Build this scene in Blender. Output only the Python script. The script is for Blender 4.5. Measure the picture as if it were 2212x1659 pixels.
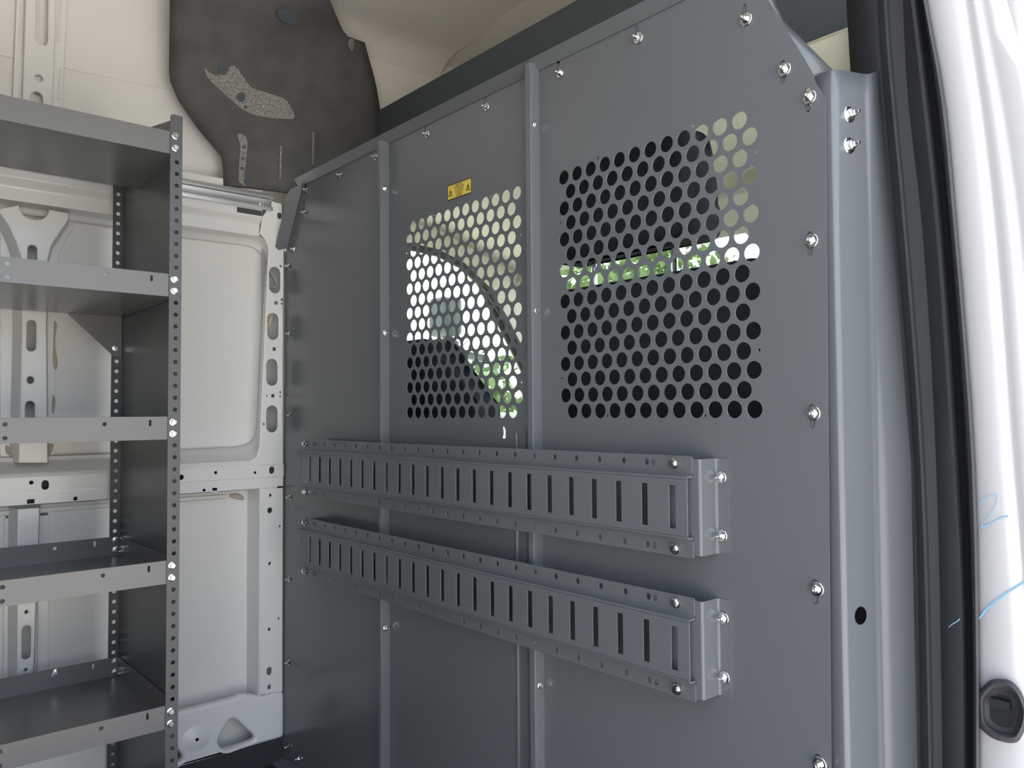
import bpy, bmesh, math, random
from mathutils import Vector, Matrix
from mathutils.bvhtree import BVHTree
random.seed(7)
for o in list(bpy.data.objects): bpy.data.objects.remove(o)
S = bpy.context.scene
COL = S.collection
# ------------------------------------------------------------------ camera
FPX, CX, CY = 1712.85, 1106.0, 829.5
YAW, PIT, ROL = math.radians(49.0681), math.radians(2.0961), math.radians(0.42554)
CAM = Vector((2.3242, -1.08, 1.06))
_fw = Vector((-math.sin(YAW)*math.cos(PIT), math.cos(YAW)*math.cos(PIT), math.sin(PIT)))
_rt = Vector((math.cos(YAW), math.sin(YAW), 0)); _dn = _fw.cross(_rt)
_c, _s = math.cos(ROL), math.sin(ROL)
RX, RY, RZ = _c*_rt+_s*_dn, -_s*_rt+_c*_dn, _fw          # camera right, down, forward in the world
cd = bpy.data.cameras.new('camera'); co = bpy.data.objects.new('camera', cd); COL.objects.link(co)
co.matrix_world = Matrix.Translation(CAM) @ Matrix((RX, -RY, -RZ)).transposed().to_4x4()
cd.sensor_width = 36.0; cd.lens = FPX*36.0/2212.0; cd.clip_start = 0.02; cd.clip_end = 500
S.camera = co
def ray(u, v): return RX*((u-CX)/FPX) + RY*((v-CY)/FPX) + RZ
def onx(u, v, x): r = ray(u, v); return CAM + r*((x-CAM.x)/r.x)
def ony(u, v, y=0.0): r = ray(u, v); return CAM + r*((y-CAM.y)/r.y)
# ------------------------------------------------------------------ light
SUN_DIR = Vector((-0.30, 0.42, 0.86)).normalized()
w = bpy.data.worlds.new('sky'); S.world = w; w.use_nodes = True
nt = w.node_tree; bg = nt.nodes['Background']
sky = nt.nodes.new('ShaderNodeTexSky'); sky.sky_type = 'NISHITA'; sky.sun_disc = False
sky.sun_elevation = math.asin(SUN_DIR.z); sky.sun_rotation = math.atan2(SUN_DIR.x, SUN_DIR.y)
sky.dust_density = 2.0; sky.air_density = 1.0
hs = nt.nodes.new('ShaderNodeHueSaturation'); hs.inputs['Saturation'].default_value = 0.5
nt.links.new(sky.outputs[0], hs.inputs['Color']); nt.links.new(hs.outputs[0], bg.inputs[0]); bg.inputs[1].default_value = 0.30
sd = bpy.data.lights.new('sun', 'SUN'); sd.energy = 6.5; sd.angle = 0.0093; sd.color = (1.0, 0.95, 0.87)
so = bpy.data.objects.new('sun', sd); COL.objects.link(so); so.location = (-3, 5, 9)
so.rotation_euler = SUN_DIR.to_track_quat('Z', 'Y').to_euler()
vs = S.view_settings; vs.view_transform = 'Standard'; vs.look = 'None'; vs.gamma = 1.0; vs.exposure = 1.32
try: vs.use_curve_mapping = False
except Exception: pass
# ------------------------------------------------------------------ materials
def mat(name, col, rough=0.5, metal=0.0, spec=0.5, bump=0.0, bscale=300.0, var=0.0, vscale=6.0, coat=0.0, emit=None):
    m = bpy.data.materials.new(name); m.use_nodes = True; n = m.node_tree; b = n.nodes['Principled BSDF']
    b.inputs['Base Color'].default_value = (*col, 1); b.inputs['Roughness'].default_value = rough
    b.inputs['Metallic'].default_value = metal; b.inputs['Specular IOR Level'].default_value = spec
    b.inputs['Coat Weight'].default_value = coat; b.inputs['Coat Roughness'].default_value = 0.08
    tc = n.nodes.new('ShaderNodeTexCoord')
    if bump:
        nz = n.nodes.new('ShaderNodeTexNoise'); nz.inputs['Scale'].default_value = bscale; nz.inputs['Detail'].default_value = 2
        bp = n.nodes.new('ShaderNodeBump'); bp.inputs['Strength'].default_value = bump; bp.inputs['Distance'].default_value = 0.001
        n.links.new(tc.outputs['Object'], nz.inputs['Vector']); n.links.new(nz.outputs[0], bp.inputs['Height'])
        n.links.new(bp.outputs[0], b.inputs['Normal'])
    if var:
        nv = n.nodes.new('ShaderNodeTexNoise'); nv.inputs['Scale'].default_value = vscale; nv.inputs['Detail'].default_value = 4
        mx = n.nodes.new('ShaderNodeMix'); mx.data_type = 'RGBA'
        mx.inputs[6].default_value = (*[c*(1-var) for c in col], 1); mx.inputs[7].default_value = (*[min(1, c*(1+var)) for c in col], 1)
        n.links.new(tc.outputs['Object'], nv.inputs['Vector']); n.links.new(nv.outputs[0], mx.inputs[0])
        n.links.new(mx.outputs[2], b.inputs['Base Color'])
    return m
def speckle_mat(name, a, b_, scale, lo, hi, rough=0.8):
    m = bpy.data.materials.new(name); m.use_nodes = True; n = m.node_tree; b = n.nodes['Principled BSDF']
    tc = n.nodes.new('ShaderNodeTexCoord'); nz = n.nodes.new('ShaderNodeTexNoise'); nz.inputs['Scale'].default_value = scale
    nz.inputs['Detail'].default_value = 3; rp = n.nodes.new('ShaderNodeValToRGB')
    rp.color_ramp.elements[0].position = lo; rp.color_ramp.elements[0].color = (*a, 1)
    rp.color_ramp.elements[1].position = hi; rp.color_ramp.elements[1].color = (*b_, 1)
    n.links.new(tc.outputs['Object'], nz.inputs['Vector']); n.links.new(nz.outputs[0], rp.inputs[0]); n.links.new(rp.outputs[0], b.inputs['Base Color'])
    b.inputs['Roughness'].default_value = rough
    return m
def glass_mat(name):
    m = bpy.data.materials.new(name); m.use_nodes = True; n = m.node_tree
    for x in list(n.nodes):
        if x.type == 'BSDF_PRINCIPLED': n.nodes.remove(x)
    out = n.nodes['Material Output']; t = n.nodes.new('ShaderNodeBsdfTransparent'); t.inputs[0].default_value = (0.86, 0.92, 0.88, 1)
    g = n.nodes.new('ShaderNodeBsdfGlossy'); g.inputs['Roughness'].default_value = 0.02
    lw = n.nodes.new('ShaderNodeLayerWeight'); pw = n.nodes.new('ShaderNodeMath'); pw.operation = 'POWER'; pw.inputs[1].default_value = 5.0
    f = n.nodes.new('ShaderNodeMath'); f.operation = 'MULTIPLY_ADD'; f.inputs[1].default_value = 0.5; f.inputs[2].default_value = 0.03; x = n.nodes.new('ShaderNodeMixShader')
    n.links.new(lw.outputs['Facing'], pw.inputs[0]); n.links.new(pw.outputs[0], f.inputs[0])
    n.links.new(f.outputs[0], x.inputs[0]); n.links.new(t.outputs[0], x.inputs[1]); n.links.new(g.outputs[0], x.inputs[2]); n.links.new(x.outputs[0], out.inputs[0])
    return m
M = dict(
    panel=mat('grey powder coat', (0.138, 0.149, 0.160), 0.23, 0.0, 0.5, 0.05, 900),
    shelf=mat('grey shelf coat', (0.165, 0.163, 0.160), 0.26, 0.0, 0.5, 0.10, 420),
    upright=mat('grey upright coat', (0.10, 0.102, 0.104), 0.3, 0.0, 0.4, 0.08, 420),
    hole_shade=mat('painted hole shade', (0.004, 0.004, 0.005), 1.0, 0, 0.0),  # near-black colour standing in for the shade inside holes and slots
    white=mat('white body paint', (0.80, 0.795, 0.78), 0.32, 0, 0.5, 0.02, 150, coat=0.25),
    skin=mat('white inner skin', (0.79, 0.78, 0.755), 0.42, 0, 0.5, 0.03, 40),
    jamb=mat('white paint greyed for glare', (0.60, 0.595, 0.605), 0.22, 0, 0.5, 0.015, 60, coat=0.5),  # same white as the body, greyed to hold down its brightness in daylight
    zinc=mat('zinc', (0.80, 0.81, 0.80), 0.16, 1.0),
    alu=mat('brushed aluminium', (0.66, 0.67, 0.68), 0.34, 1.0, bump=0.03, bscale=200),
    rubber=mat('black rubber', (0.022, 0.024, 0.027), 0.45, 0, 0.4, 0.15, 500),
    grit=mat('worn rubber', (0.06, 0.062, 0.065), 0.55, 0, 0.4, 0.2, 500, var=0.25, vscale=30),
    trim=mat('dark grained trim', (0.05, 0.053, 0.06), 0.5, 0, 0.4, 0.35, 700, var=0.15),
    felt=mat('dark pillar coating', (0.095, 0.091, 0.09), 0.75, 0, 0.3, 0.4, 250, var=0.35, vscale=14),
    dark=mat('dark headliner cloth', (0.085, 0.098, 0.112), 0.8, 0, 0.2, 0.3, 500),
    roof=mat('beige roof lining', (0.70, 0.665, 0.61), 0.9, 0, 0.2, 0.4, 120, var=0.07, vscale=5),
    cream=mat('cream headliner', (0.80, 0.78, 0.68), 0.85, 0, 0.2, 0.2, 300),
    fibre=mat('raw fibre board', (0.60, 0.57, 0.43), 0.9, 0, 0.2, 0.4, 200, var=0.12, vscale=20),
    floor=mat('dark floor', (0.035, 0.038, 0.043), 0.55, 0, 0.4, 0.3, 300),
    seat=mat('dark seat fabric', (0.03, 0.034, 0.042), 0.85, 0, 0.2, 0.4, 600),
    dash=mat('dash plastic', (0.035, 0.036, 0.04), 0.5, 0, 0.4, 0.2, 400),
    yellow=mat('yellow sticker', (0.80, 0.62, 0.10), 0.4),
    ink=mat('black ink', (0.05, 0.045, 0.03), 0.5),
    chalk=mat('blue crayon', (0.25, 0.50, 0.74), 0.8, var=0.25, vscale=300),
    mastic=mat('tan sealant', (0.50, 0.42, 0.34), 0.7, 0, 0.3, 0.6, 90),
    grey_in=mat('grey wiring loom', (0.30, 0.28, 0.26), 0.6),
    ground=mat('pale concrete', (0.50, 0.475, 0.43), 0.9, 0, 0.2, 0.3, 5, var=0.12, vscale=2),
    wallc=mat('garden wall', (0.48, 0.47, 0.46), 0.9, var=0.1),
    leaf=mat('leaves', (0.13, 0.20, 0.06), 0.6, var=0.5, vscale=1.6),
    orange=mat('orange blossom', (0.75, 0.22, 0.06), 0.6, var=0.4, vscale=6),
    bark=mat('bark', (0.12, 0.09, 0.06), 0.9, 0, 0.2, 0.6, 30),
    speck=speckle_mat('overspray', (0.10, 0.098, 0.095), (0.42, 0.40, 0.38), 420, 0.42, 0.62),
    glass=glass_mat('window glass'),
    pillar_in=mat('grey hollow', (0.42, 0.42, 0.42), 0.5),
)
# ------------------------------------------------------------------ mesh helpers
def finish(me, smooth=True, ang=32):
    if smooth:
        me.shade_smooth()
        try: me.set_sharp_from_angle(angle=math.radians(ang))
        except Exception: pass
def link(name, me, m, parent=None):
    o = bpy.data.objects.new(name, me); COL.objects.link(o)
    if m is not None: me.materials.append(M[m] if isinstance(m, str) else m)
    if parent is not None: attach(o, parent)
    return o
def attach(o, p):
    o.parent = p
    if p.type == 'EMPTY': o.matrix_parent_inverse = Matrix.Translation(p.location).inverted()
def geo_obj(name, geos, m, parent=None, smooth=True, ang=32):
    V, F = [], []
    for v, f in (geos if isinstance(geos, list) else [geos]):
        k = len(V); V += [tuple(p) for p in v]; F += [tuple(i+k for i in q) for q in f]
    me = bpy.data.meshes.new(name); me.from_pydata(V, [], F); me.validate()
    bm = bmesh.new(); bm.from_mesh(me); bmesh.ops.recalc_face_normals(bm, faces=bm.faces); bm.to_mesh(me); bm.free()
    finish(me, smooth, ang)
    return link(name, me, m, parent)
def tag(o, label=None, cat=None, group=None, kind=None):
    if label: o['label'] = label
    if cat: o['category'] = cat
    if group: o['group'] = group
    if kind: o['kind'] = kind
    return o
def thing(name, label, cat, loc, group=None):
    o = bpy.data.objects.new(name, None); COL.objects.link(o); o.location = loc; o.empty_display_size = 0.05
    return tag(o, label, cat, group)
def arc(cx, cy, r, a0, a1, n):
    return [(cx+r*math.cos(math.radians(a0+(a1-a0)*i/n)), cy+r*math.sin(math.radians(a0+(a1-a0)*i/n))) for i in range(n+1)]
def circ(cx, cy, r, n=16): return arc(cx, cy, r, 0, 360, n)[:-1]
def slot(cx, cy, w, h, n=6):     # stadium, upright if h > w
    if h >= w:
        r = w/2; d = h/2-r
        return arc(cx, cy+d, r, 0, 180, n)+arc(cx, cy-d, r, 180, 360, n)
    r = h/2; d = w/2-r
    return arc(cx+d, cy, r, -90, 90, n)+arc(cx-d, cy, r, 90, 270, n)
def rect(x0, y0, x1, y1): return [(x0, y0), (x1, y0), (x1, y1), (x0, y1)]
def rrect(x0, y0, x1, y1, r, n=4):
    return arc(x1-r, y1-r, r, 0, 90, n)+arc(x0+r, y1-r, r, 90, 180, n)+arc(x0+r, y0+r, r, 180, 270, n)+arc(x1-r, y0+r, r, 270, 360, n)
def fillet(pts, r, n=5, closed=True):
    out = []; N = len(pts)
    for i, p in enumerate(pts):
        if not closed and i in (0, N-1): out.append(tuple(p)); continue
        P = Vector(p); A = Vector(pts[i-1])-P; B = Vector(pts[(i+1) % N])-P
        rr = r[i] if isinstance(r, (list, tuple)) else r
        d = min(rr, A.length*0.48, B.length*0.48)
        if d < 1e-6: out.append(tuple(p)); continue
        a = P+A.normalized()*d; b = P+B.normalized()*d
        for k in range(n+1):
            t = k/n; out.append(tuple(a*(1-t)**2+P*2*t*(1-t)+b*t*t))
    return out
def sheet(outer, holes, O, U, W, thick=0.002, bevel=0.0, bres=1):
    """flat plate with real holes: local (a,b) -> O + a*U + b*W, centred on that plane"""
    cu = bpy.data.curves.new('tmp', 'CURVE'); cu.dimensions = '2D'; cu.fill_mode = 'BOTH'
    cu.extrude = max(1e-5, thick/2-bevel); cu.bevel_depth = bevel; cu.bevel_resolution = bres
    if bevel: cu.offset = -bevel
    for pts in [outer]+list(holes):
        s = cu.splines.new('POLY'); s.points.add(len(pts)-1); s.use_cyclic_u = True
        for p, q in zip(s.points, pts): p.co = (q[0], q[1], 0, 1)
    ob = bpy.data.objects.new('tmp', cu); COL.objects.link(ob)
    dg = bpy.context.evaluated_depsgraph_get(); me = bpy.data.meshes.new_from_object(ob.evaluated_get(dg))
    U, W, O = Vector(U), Vector(W), Vector(O); N = U.cross(W)
    V = [O+U*v.co.x+W*v.co.y+N*v.co.z for v in me.vertices]; F = [tuple(p.vertices) for p in me.polygons]
    bpy.data.objects.remove(ob); bpy.data.curves.remove(cu); bpy.data.meshes.remove(me)
    return V, F
AX = dict(X=((0, 0, 0), (0, 1, 0), (0, 0, 1)), )
def sheet_y(outer, holes, y, t=0.002, bev=0.0, **k): return sheet(outer, holes, (0, y, 0), (1, 0, 0), (0, 0, 1), t, bev, **k)
def sheet_x(outer, holes, x, t=0.002, bev=0.0, **k): return sheet(outer, holes, (x, 0, 0), (0, 1, 0), (0, 0, 1), t, bev, **k)
def sheet_z(outer, holes, z, t=0.002, bev=0.0, **k): return sheet(outer, holes, (0, 0, z), (1, 0, 0), (0, 1, 0), t, bev, **k)
def offset_poly(pts, t):
    out = []
    for i, p in enumerate(pts):
        p = Vector(p); d1 = (p-Vector(pts[i-1])).normalized() if i else None
        d2 = (Vector(pts[i+1])-p).normalized() if i < len(pts)-1 else None
        d1 = d1 or d2; d2 = d2 or d1
        n1, n2 = Vector((-d1.y, d1.x)), Vector((-d2.y, d2.x)); n = (n1+n2)
        n = n.normalized() if n.length > 1e-6 else n1
        k = max(0.5, n.dot(n1)); out.append(p+n*(t/k))
    return out
def extrude(pts, axis, a0, a1):
    """closed 2D profile extruded along an axis. axis z: (x,y); y: (x,z); x: (y,z)"""
    f = {'z': lambda p, a: (p[0], p[1], a), 'y': lambda p, a: (p[0], a, p[1]), 'x': lambda p, a: (a, p[0], p[1])}[axis]
    n = len(pts); V = [f(p, a0) for p in pts]+[f(p, a1) for p in pts]
    F = [(i, (i+1) % n, (i+1) % n+n, i+n) for i in range(n)]+[tuple(range(n)), tuple(range(n, 2*n))]
    return V, F
def bent(pts, t, axis, a0, a1, r=0.003, n=4):
    """folded sheet: polyline profile with rounded bends and thickness t, extruded along axis"""
    p = fillet(pts, r, n, closed=False); q = offset_poly(p, t); m = len(p)
    ring = [tuple(x) for x in p]+[tuple(x) for x in reversed(q)]
    f = {'z': lambda p, a: (p[0], p[1], a), 'y': lambda p, a: (p[0], a, p[1]), 'x': lambda p, a: (a, p[0], p[1])}[axis]
    k = len(ring); V = [f(x, a0) for x in ring]+[f(x, a1) for x in ring]
    F = [(i, (i+1) % k, (i+1) % k+k, i+k) for i in range(k)]
    for i in range(m-1):
        F.append((i, i+1, k-2-i, k-1-i)); F.append((k+i, k+i+1, 2*k-2-i, 2*k-1-i))
    return V, F
def box(x0, y0, z0, x1, y1, z1): return extrude(rect(x0, y0, x1, y1), 'z', z0, z1)
def tube(path, r, n=8, closed=False):
    V, F = [], []; P = [Vector(p) for p in path]; m = len(P); up = Vector((0.31, 0.2, 0.93))
    for i, p in enumerate(P):
        d = (P[(i+1) % m]-P[i-1]) if closed else (P[min(i+1, m-1)]-P[max(i-1, 0)])
        d.normalize(); a = d.cross(up)
        if a.length < 1e-3: a = d.cross(Vector((1, 0, 0)))
        a.normalize(); b = d.cross(a); rr = r[i] if isinstance(r, (list, tuple)) else r
        V += [p+a*rr*math.cos(2*math.pi*k/n)+b*rr*math.sin(2*math.pi*k/n) for k in range(n)]
    for i in range(m if closed else m-1):
        j = (i+1) % m
        for k in range(n): F.append((i*n+k, i*n+(k+1) % n, j*n+(k+1) % n, j*n+k))
    if not closed: F += [tuple(range(n)), tuple(range((m-1)*n, m*n))]
    return V, F
def loft(cols):
    """cols: list of equal-length point lists; quads between neighbours"""
    V = [p for c in cols for p in c]; n = len(cols[0]); F = []
    for i in range(len(cols)-1):
        for j in range(n-1): F.append((i*n+j, (i+1)*n+j, (i+1)*n+j+1, i*n+j+1))
    return V, F
def thicken(o, t, off=-1.0):
    md = o.modifiers.new('solid', 'SOLIDIFY'); md.thickness = t; md.offset = off
def soft_box(name, m, parent, cx, cy, cz, sx, sy, sz, bev, seg=4, fn=None):
    bm = bmesh.new(); bmesh.ops.create_cube(bm, size=1.0)
    for v in bm.verts: v.co = Vector((v.co.x*sx, v.co.y*sy, v.co.z*sz))
    bmesh.ops.subdivide_edges(bm, edges=bm.edges[:], cuts=3, use_grid_fill=True)
    if fn:
        for v in bm.verts: v.co = fn(v.co.copy())
    eds = [e for e in bm.edges if len(e.link_faces) == 2 and e.calc_face_angle(0) > 0.9]
    bmesh.ops.bevel(bm, geom=eds, offset=bev, segments=seg, affect='EDGES', profile=0.5, clamp_overlap=True)
    bmesh.ops.translate(bm, verts=bm.verts, vec=(cx, cy, cz))
    me = bpy.data.meshes.new(name); bm.to_mesh(me); bm.free(); me.shade_smooth()
    return link(name, me, m, parent)
# ------------------------------------------------------------------ fasteners (mesh data shared)
def lathe(prof, n=18):
    V, F = [], []
    for r, z in prof: V += [(r*math.cos(2*math.pi*k/n), r*math.sin(2*math.pi*k/n), z) for k in range(n)]
    for i in range(len(prof)-1):
        for k in range(n): F.append((i*n+k, i*n+(k+1) % n, (i+1)*n+(k+1) % n, (i+1)*n+k))
    F += [tuple(range(n)), tuple(range((len(prof)-1)*n, len(prof)*n))]
    return V, F
def hexa(r, z0, z1, c=0.0012):
    a = [(r*math.cos(math.radians(60*k+8)), r*math.sin(math.radians(60*k+8))) for k in range(6)]
    V = [(x, y, z0) for x, y in a]+[(x, y, z1-c) for x, y in a]+[(x*0.86, y*0.86, z1) for x, y in a]
    F = [tuple(range(6)), tuple(range(12, 18))]
    for j in (0, 6):
        for k in range(6): F.append((j+k, j+(k+1) % 6, j+6+(k+1) % 6, j+6+k))
    return V, F
def raw_mesh(name, geos, m):
    V, F = [], []
    for v, f in geos:
        k = len(V); V += v; F += [tuple(i+k for i in q) for q in f]
    me = bpy.data.meshes.new(name); me.from_pydata(V, [], F)
    bm = bmesh.new(); bm.from_mesh(me); bmesh.ops.recalc_face_normals(bm, faces=bm.faces); bm.to_mesh(me); bm.free()
    finish(me); me.materials.append(M[m]); return me
ME_NUT = raw_mesh('nut_and_stud', [hexa(0.0066, 0.0005, 0.0072), lathe([(0.0042, 0.007), (0.0042, 0.0095), (0.0030, 0.0105)], 14),
                  lathe([(0.0029, 0.010), (0.0029, 0.0145), (0.0021, 0.0158)], 12)], 'zinc')
ME_WASH = raw_mesh('washer_disc', [lathe([(0.0103, 0.0), (0.0105, 0.0009), (0.0096, 0.0019), (0.0072, 0.0024)], 24)], 'zinc')
ME_HEX = raw_mesh('hex_bolt_head', [hexa(0.0071, 0.0010, 0.0068), lathe([(0.0034, 0.0066), (0.0032, 0.0072)], 12)], 'zinc')
ME_FLANGE = raw_mesh('bolt_flange', [lathe([(0.0092, 0.0), (0.0090, 0.0014), (0.0072, 0.0022)], 20)], 'zinc')
def bolt(parent, p, nrm, kind='nut', sc=1.0, spin=None):
    me, wm, wn = (ME_NUT, ME_WASH, 'washer') if kind == 'nut' else (ME_HEX, ME_FLANGE, 'bolt_collar')
    o = bpy.data.objects.new('bolt', me); COL.objects.link(o)
    q = Vector(nrm).to_track_quat('Z', 'Y').to_matrix().to_4x4()
    ang = spin if spin is not None else random.uniform(0, 1.04)
    mw = Matrix.Translation(Vector(p)) @ q @ Matrix.Rotation(ang, 4, 'Z') @ Matrix.Scale(sc, 4)
    if parent is not None:
        attach(o, parent)
    o.matrix_basis = mw
    c = bpy.data.objects.new(wn, wm); COL.objects.link(c); c.parent = o
    return o
# ================================================================== OUTSIDE GROUND
g = geo_obj('ground', ([(-80, -60, -0.62), (60, -60, -0.62), (60, 90, -0.62), (-80, 90, -0.62)], [(0, 1, 2, 3)]), 'ground'); tag(g, kind='structure')
# ================================================================== VAN SHELL
YB = -3.1
# left wall: outer skin, bent to the roof
wl = geo_obj('wall_left', [
    sheet_x(rect(YB, 0.0, 0.30, 1.80), [], -0.095, 0.004),
    bent([(-0.095, 1.74), (-0.070, 1.80), (-0.065, 2.0), (-0.062, 2.27), (0.0, 2.37)], 0.004, 'y', YB, 0.30, 0.06, 6)], 'skin')
tag(wl, 'white painted inner side of the van behind the shelving', None, kind='structure')
# roof lining
rf = geo_obj('ceiling', [bent([(-0.075, 2.27), (0.02, 2.36), (0.45, 2.39), (1.40, 2.39), (1.66, 2.345), (1.80, 2.24)], 0.01, 'y', YB, 0.62, 0.1, 6),
                         bent([(0.60, 2.385), (0.78, 2.33), (1.02, 1.655)], 0.01, 'x', -0.06, 1.84, 0.12, 6)], 'roof')
tag(rf, 'beige felted roof lining of the van', None, kind='structure')
fl = geo_obj('floor', [box(-0.10, YB, -0.06, 1.86, 0.02, 0.0)], 'floor'); tag(fl, 'dark rubber cargo floor', None, kind='structure')
bw = geo_obj('wall_back', [box(-0.10, YB-0.03, -0.1, 1.95, YB, 2.42)], 'skin'); tag(bw, kind='structure')
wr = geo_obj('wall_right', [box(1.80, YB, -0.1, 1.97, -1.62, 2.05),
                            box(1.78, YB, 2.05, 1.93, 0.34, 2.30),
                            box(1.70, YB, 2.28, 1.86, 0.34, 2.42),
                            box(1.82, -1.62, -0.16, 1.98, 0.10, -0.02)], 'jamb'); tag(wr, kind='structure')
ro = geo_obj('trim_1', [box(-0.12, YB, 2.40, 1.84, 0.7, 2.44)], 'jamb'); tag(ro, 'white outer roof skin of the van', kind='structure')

# --- left wall members, children of wall_left
def YZ(u, v, x): p = onx(u, v, x); return (p.y, p.z)
def zx(u, v, x): return onx(u, v, x).z
# waist beam, folded profile along y (x, z), faces stepping back downwards
profA = [(-0.075, 1.775), (0.0, 1.765), (0.0, zx(400, 443, 0.0)), (-0.018, zx(400, 460, -0.018)), (-0.018, zx(400, 487, -0.018))]
profB = [(-0.018, zx(400, 486, -0.018)), (-0.062, zx(400, 498, -0.062)), (-0.070, zx(400, 511, -0.070)), (-0.09, zx(400, 512, -0.09))]
YS = onx(380, 700, -.05).y
geo_obj('waist_beam', [bent(profA, -0.003, 'y', YB, -0.075, 0.006, 4), bent(profB, -0.003, 'y', YB, YS, 0.006, 4)], 'white', wl)
# pressed surround of the wall recess: rounded corners stepping back to the skin
def px_path(P, n):
    d = [0]
    for p, q in zip(P, P[1:]): d.append(d[-1]+math.hypot(q[0]-p[0], q[1]-p[1]))
    out = []
    for k in range(n+1):
        t = d[-1]*k/n; i = max(j for j in range(len(d)-1) if d[j] <= t+1e-9); f = (t-d[i])/(d[i+1]-d[i])
        out.append(tuple(a*(1-f)+b*f for a, b in zip(P[i], P[i+1])))
    return out
def seg_path(parts, ns): 
    out = []
    for P, n in zip(parts, ns): out += px_path(P, n)[(1 if out else 0):]
    return out
def surround(c0, c1, c2):
    ns = (8, 8, 14, 8, 8); C = [seg_path(c, ns) for c in (c0, c1, c2)]
    cols = [[onx(u, v, -.090) for u, v, x in C[0]]]+[[onx(u, v, x) for u, v, x in c] for c in C]
    cols.insert(3, [a.lerp(b, .15) for a, b in zip(cols[2], cols[3])]); cols.insert(4, [a.lerp(b, .88) for a, b in zip(cols[2], cols[4])])
    return loft(cols)
def xs_(pts, x): return [(u, v, x) for u, v in pts]
XA, XM = -.078, -.064
C0 = [xs_([(376, 510), (529, 529)], XA), xs_([(529, 529), (548, 534), (562, 544), (570, 558), (572, 585)], XA), [(572, 585, -.07), (567, 690, -.045), (560, 840, -.045), (555, 925, -.07)], xs_([(555, 925), (551, 945), (541, 957), (527, 963), (510, 966)], XA), xs_([(510, 966), (376, 972)], XA)]
C1 = [xs_([(376, 496), (540, 516)], XM), xs_([(540, 516), (558, 521), (570, 531), (576, 547), (575, 575)], XM), [(575, 575, -.05), (571, 700, -.025), (564, 850, -.025), (560, 930, -.05)], xs_([(559, 930), (556, 953), (550, 966), (533, 975), (510, 978)], XM), xs_([(510, 978), (376, 983)], XM)]
C2 = [xs_([(376, 484), (540, 505)], -.018), [(540, 505, -.018), (562, 510, -.014), (575, 520, -.008), (581, 540, -.004), (579, 575, -.003)], xs_([(579, 575), (573, 700), (566, 850), (562, 935)], -.003), [(562, 935, -.003), (561, 965, -.003), (555, 985, -.002), (540, 997, -.001), (515, 1000, 0)], xs_([(515, 1000), (376, 1008)], 0.0)]
geo_obj('recess_surround', surround(C0, C1, C2), 'white', wl, True, 60)
hole_lo = [YZ(u, v, -0.070) for u, v in [(330, 1078), (545, 1063), (562, 1072), (566, 1090), (566, 1300), (562, 1600), (330, 1600)]]
# mid beam, folded profile: upward-facing ledge, two upright faces with a groove
prof = [(-0.070, zx(400, 975, -0.070)), (-0.066, zx(400, 983, -0.066)), (0.0, zx(400, 1006, 0.0)), (0.004, zx(400, 1013, 0.004))]
geo_obj('mid_beam', bent(prof, -0.003, 'y', YB, YS, 0.006, 4), 'white', wl)
def px_hole(u, v, x, w, h, kind='slot'):
    y, z = YZ(u, v, x)
    return rect(y-w/2, z-h/2, y+w/2, z+h/2) if kind == 'rect' else slot(y, z, w, h)
geo_obj('mid_beam_fold', bent([(-.0015, zx(400, 1002, 0.0)), (0.0045, zx(400, 1014, 0.004))], -.002, 'y', YS-.02, -.075, .001, 2), 'white', wl)
z_a, z_b, z_c = zx(400, 1013, 0.004), zx(400, 1043, 0.004), zx(400, 1067, 0.0)
h1 = [px_hole(391, 1031, .004, .015, .015), px_hole(466, 1021, .004, .009, .009), px_hole(551, 1021, .004, .008, .008), px_hole(587, 1015.5, .004, .016, .022),
      px_hole(67.6, 1042.5, .004, .010, .010), px_hole(97.6, 1047.5, .004, .016, .024)]
h2 = [px_hole(441, 1059, .0, .009, .009), px_hole(464, 1058, .0, .014, .011, 'rect'), px_hole(66.4, 1083.7, .0, .016, .012, 'rect'), px_hole(163, 1077, .0, .010, .010)]
geo_obj('mid_beam_face', [sheet_x(rect(YB, z_b+0.002, -0.004, z_a), h1, .003, .003, .001),
                          sheet_x(rect(YB, z_c, -0.004, z_b-0.002), h2, -.001, .003, .001),
                          box(-0.08, YB, z_b-0.003, 0.0, -0.004, z_b+0.003), box(-0.085, YB, z_c, 0.0, -0.06, z_c+0.003)], 'white', wl)
geo_obj('skin_bead', [box(-0.094, YB, zx(400, 1082, -.085), -0.083, onx(492, 1070, -.085).y, zx(400, 1075, -.085)),
                      box(-0.094, YB, zx(400, 1090, -.085), -0.088, onx(490, 1080, -.085).y, zx(400, 1084, -.085))], 'skin', wl)
# dark box standing in for the shade inside the beams, seen through their holes
geo_obj('beam_shade_box', [box(-0.085, YB, z_c+0.004, -0.03, -0.06, z_a-0.004)], 'trim', wl)
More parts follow.
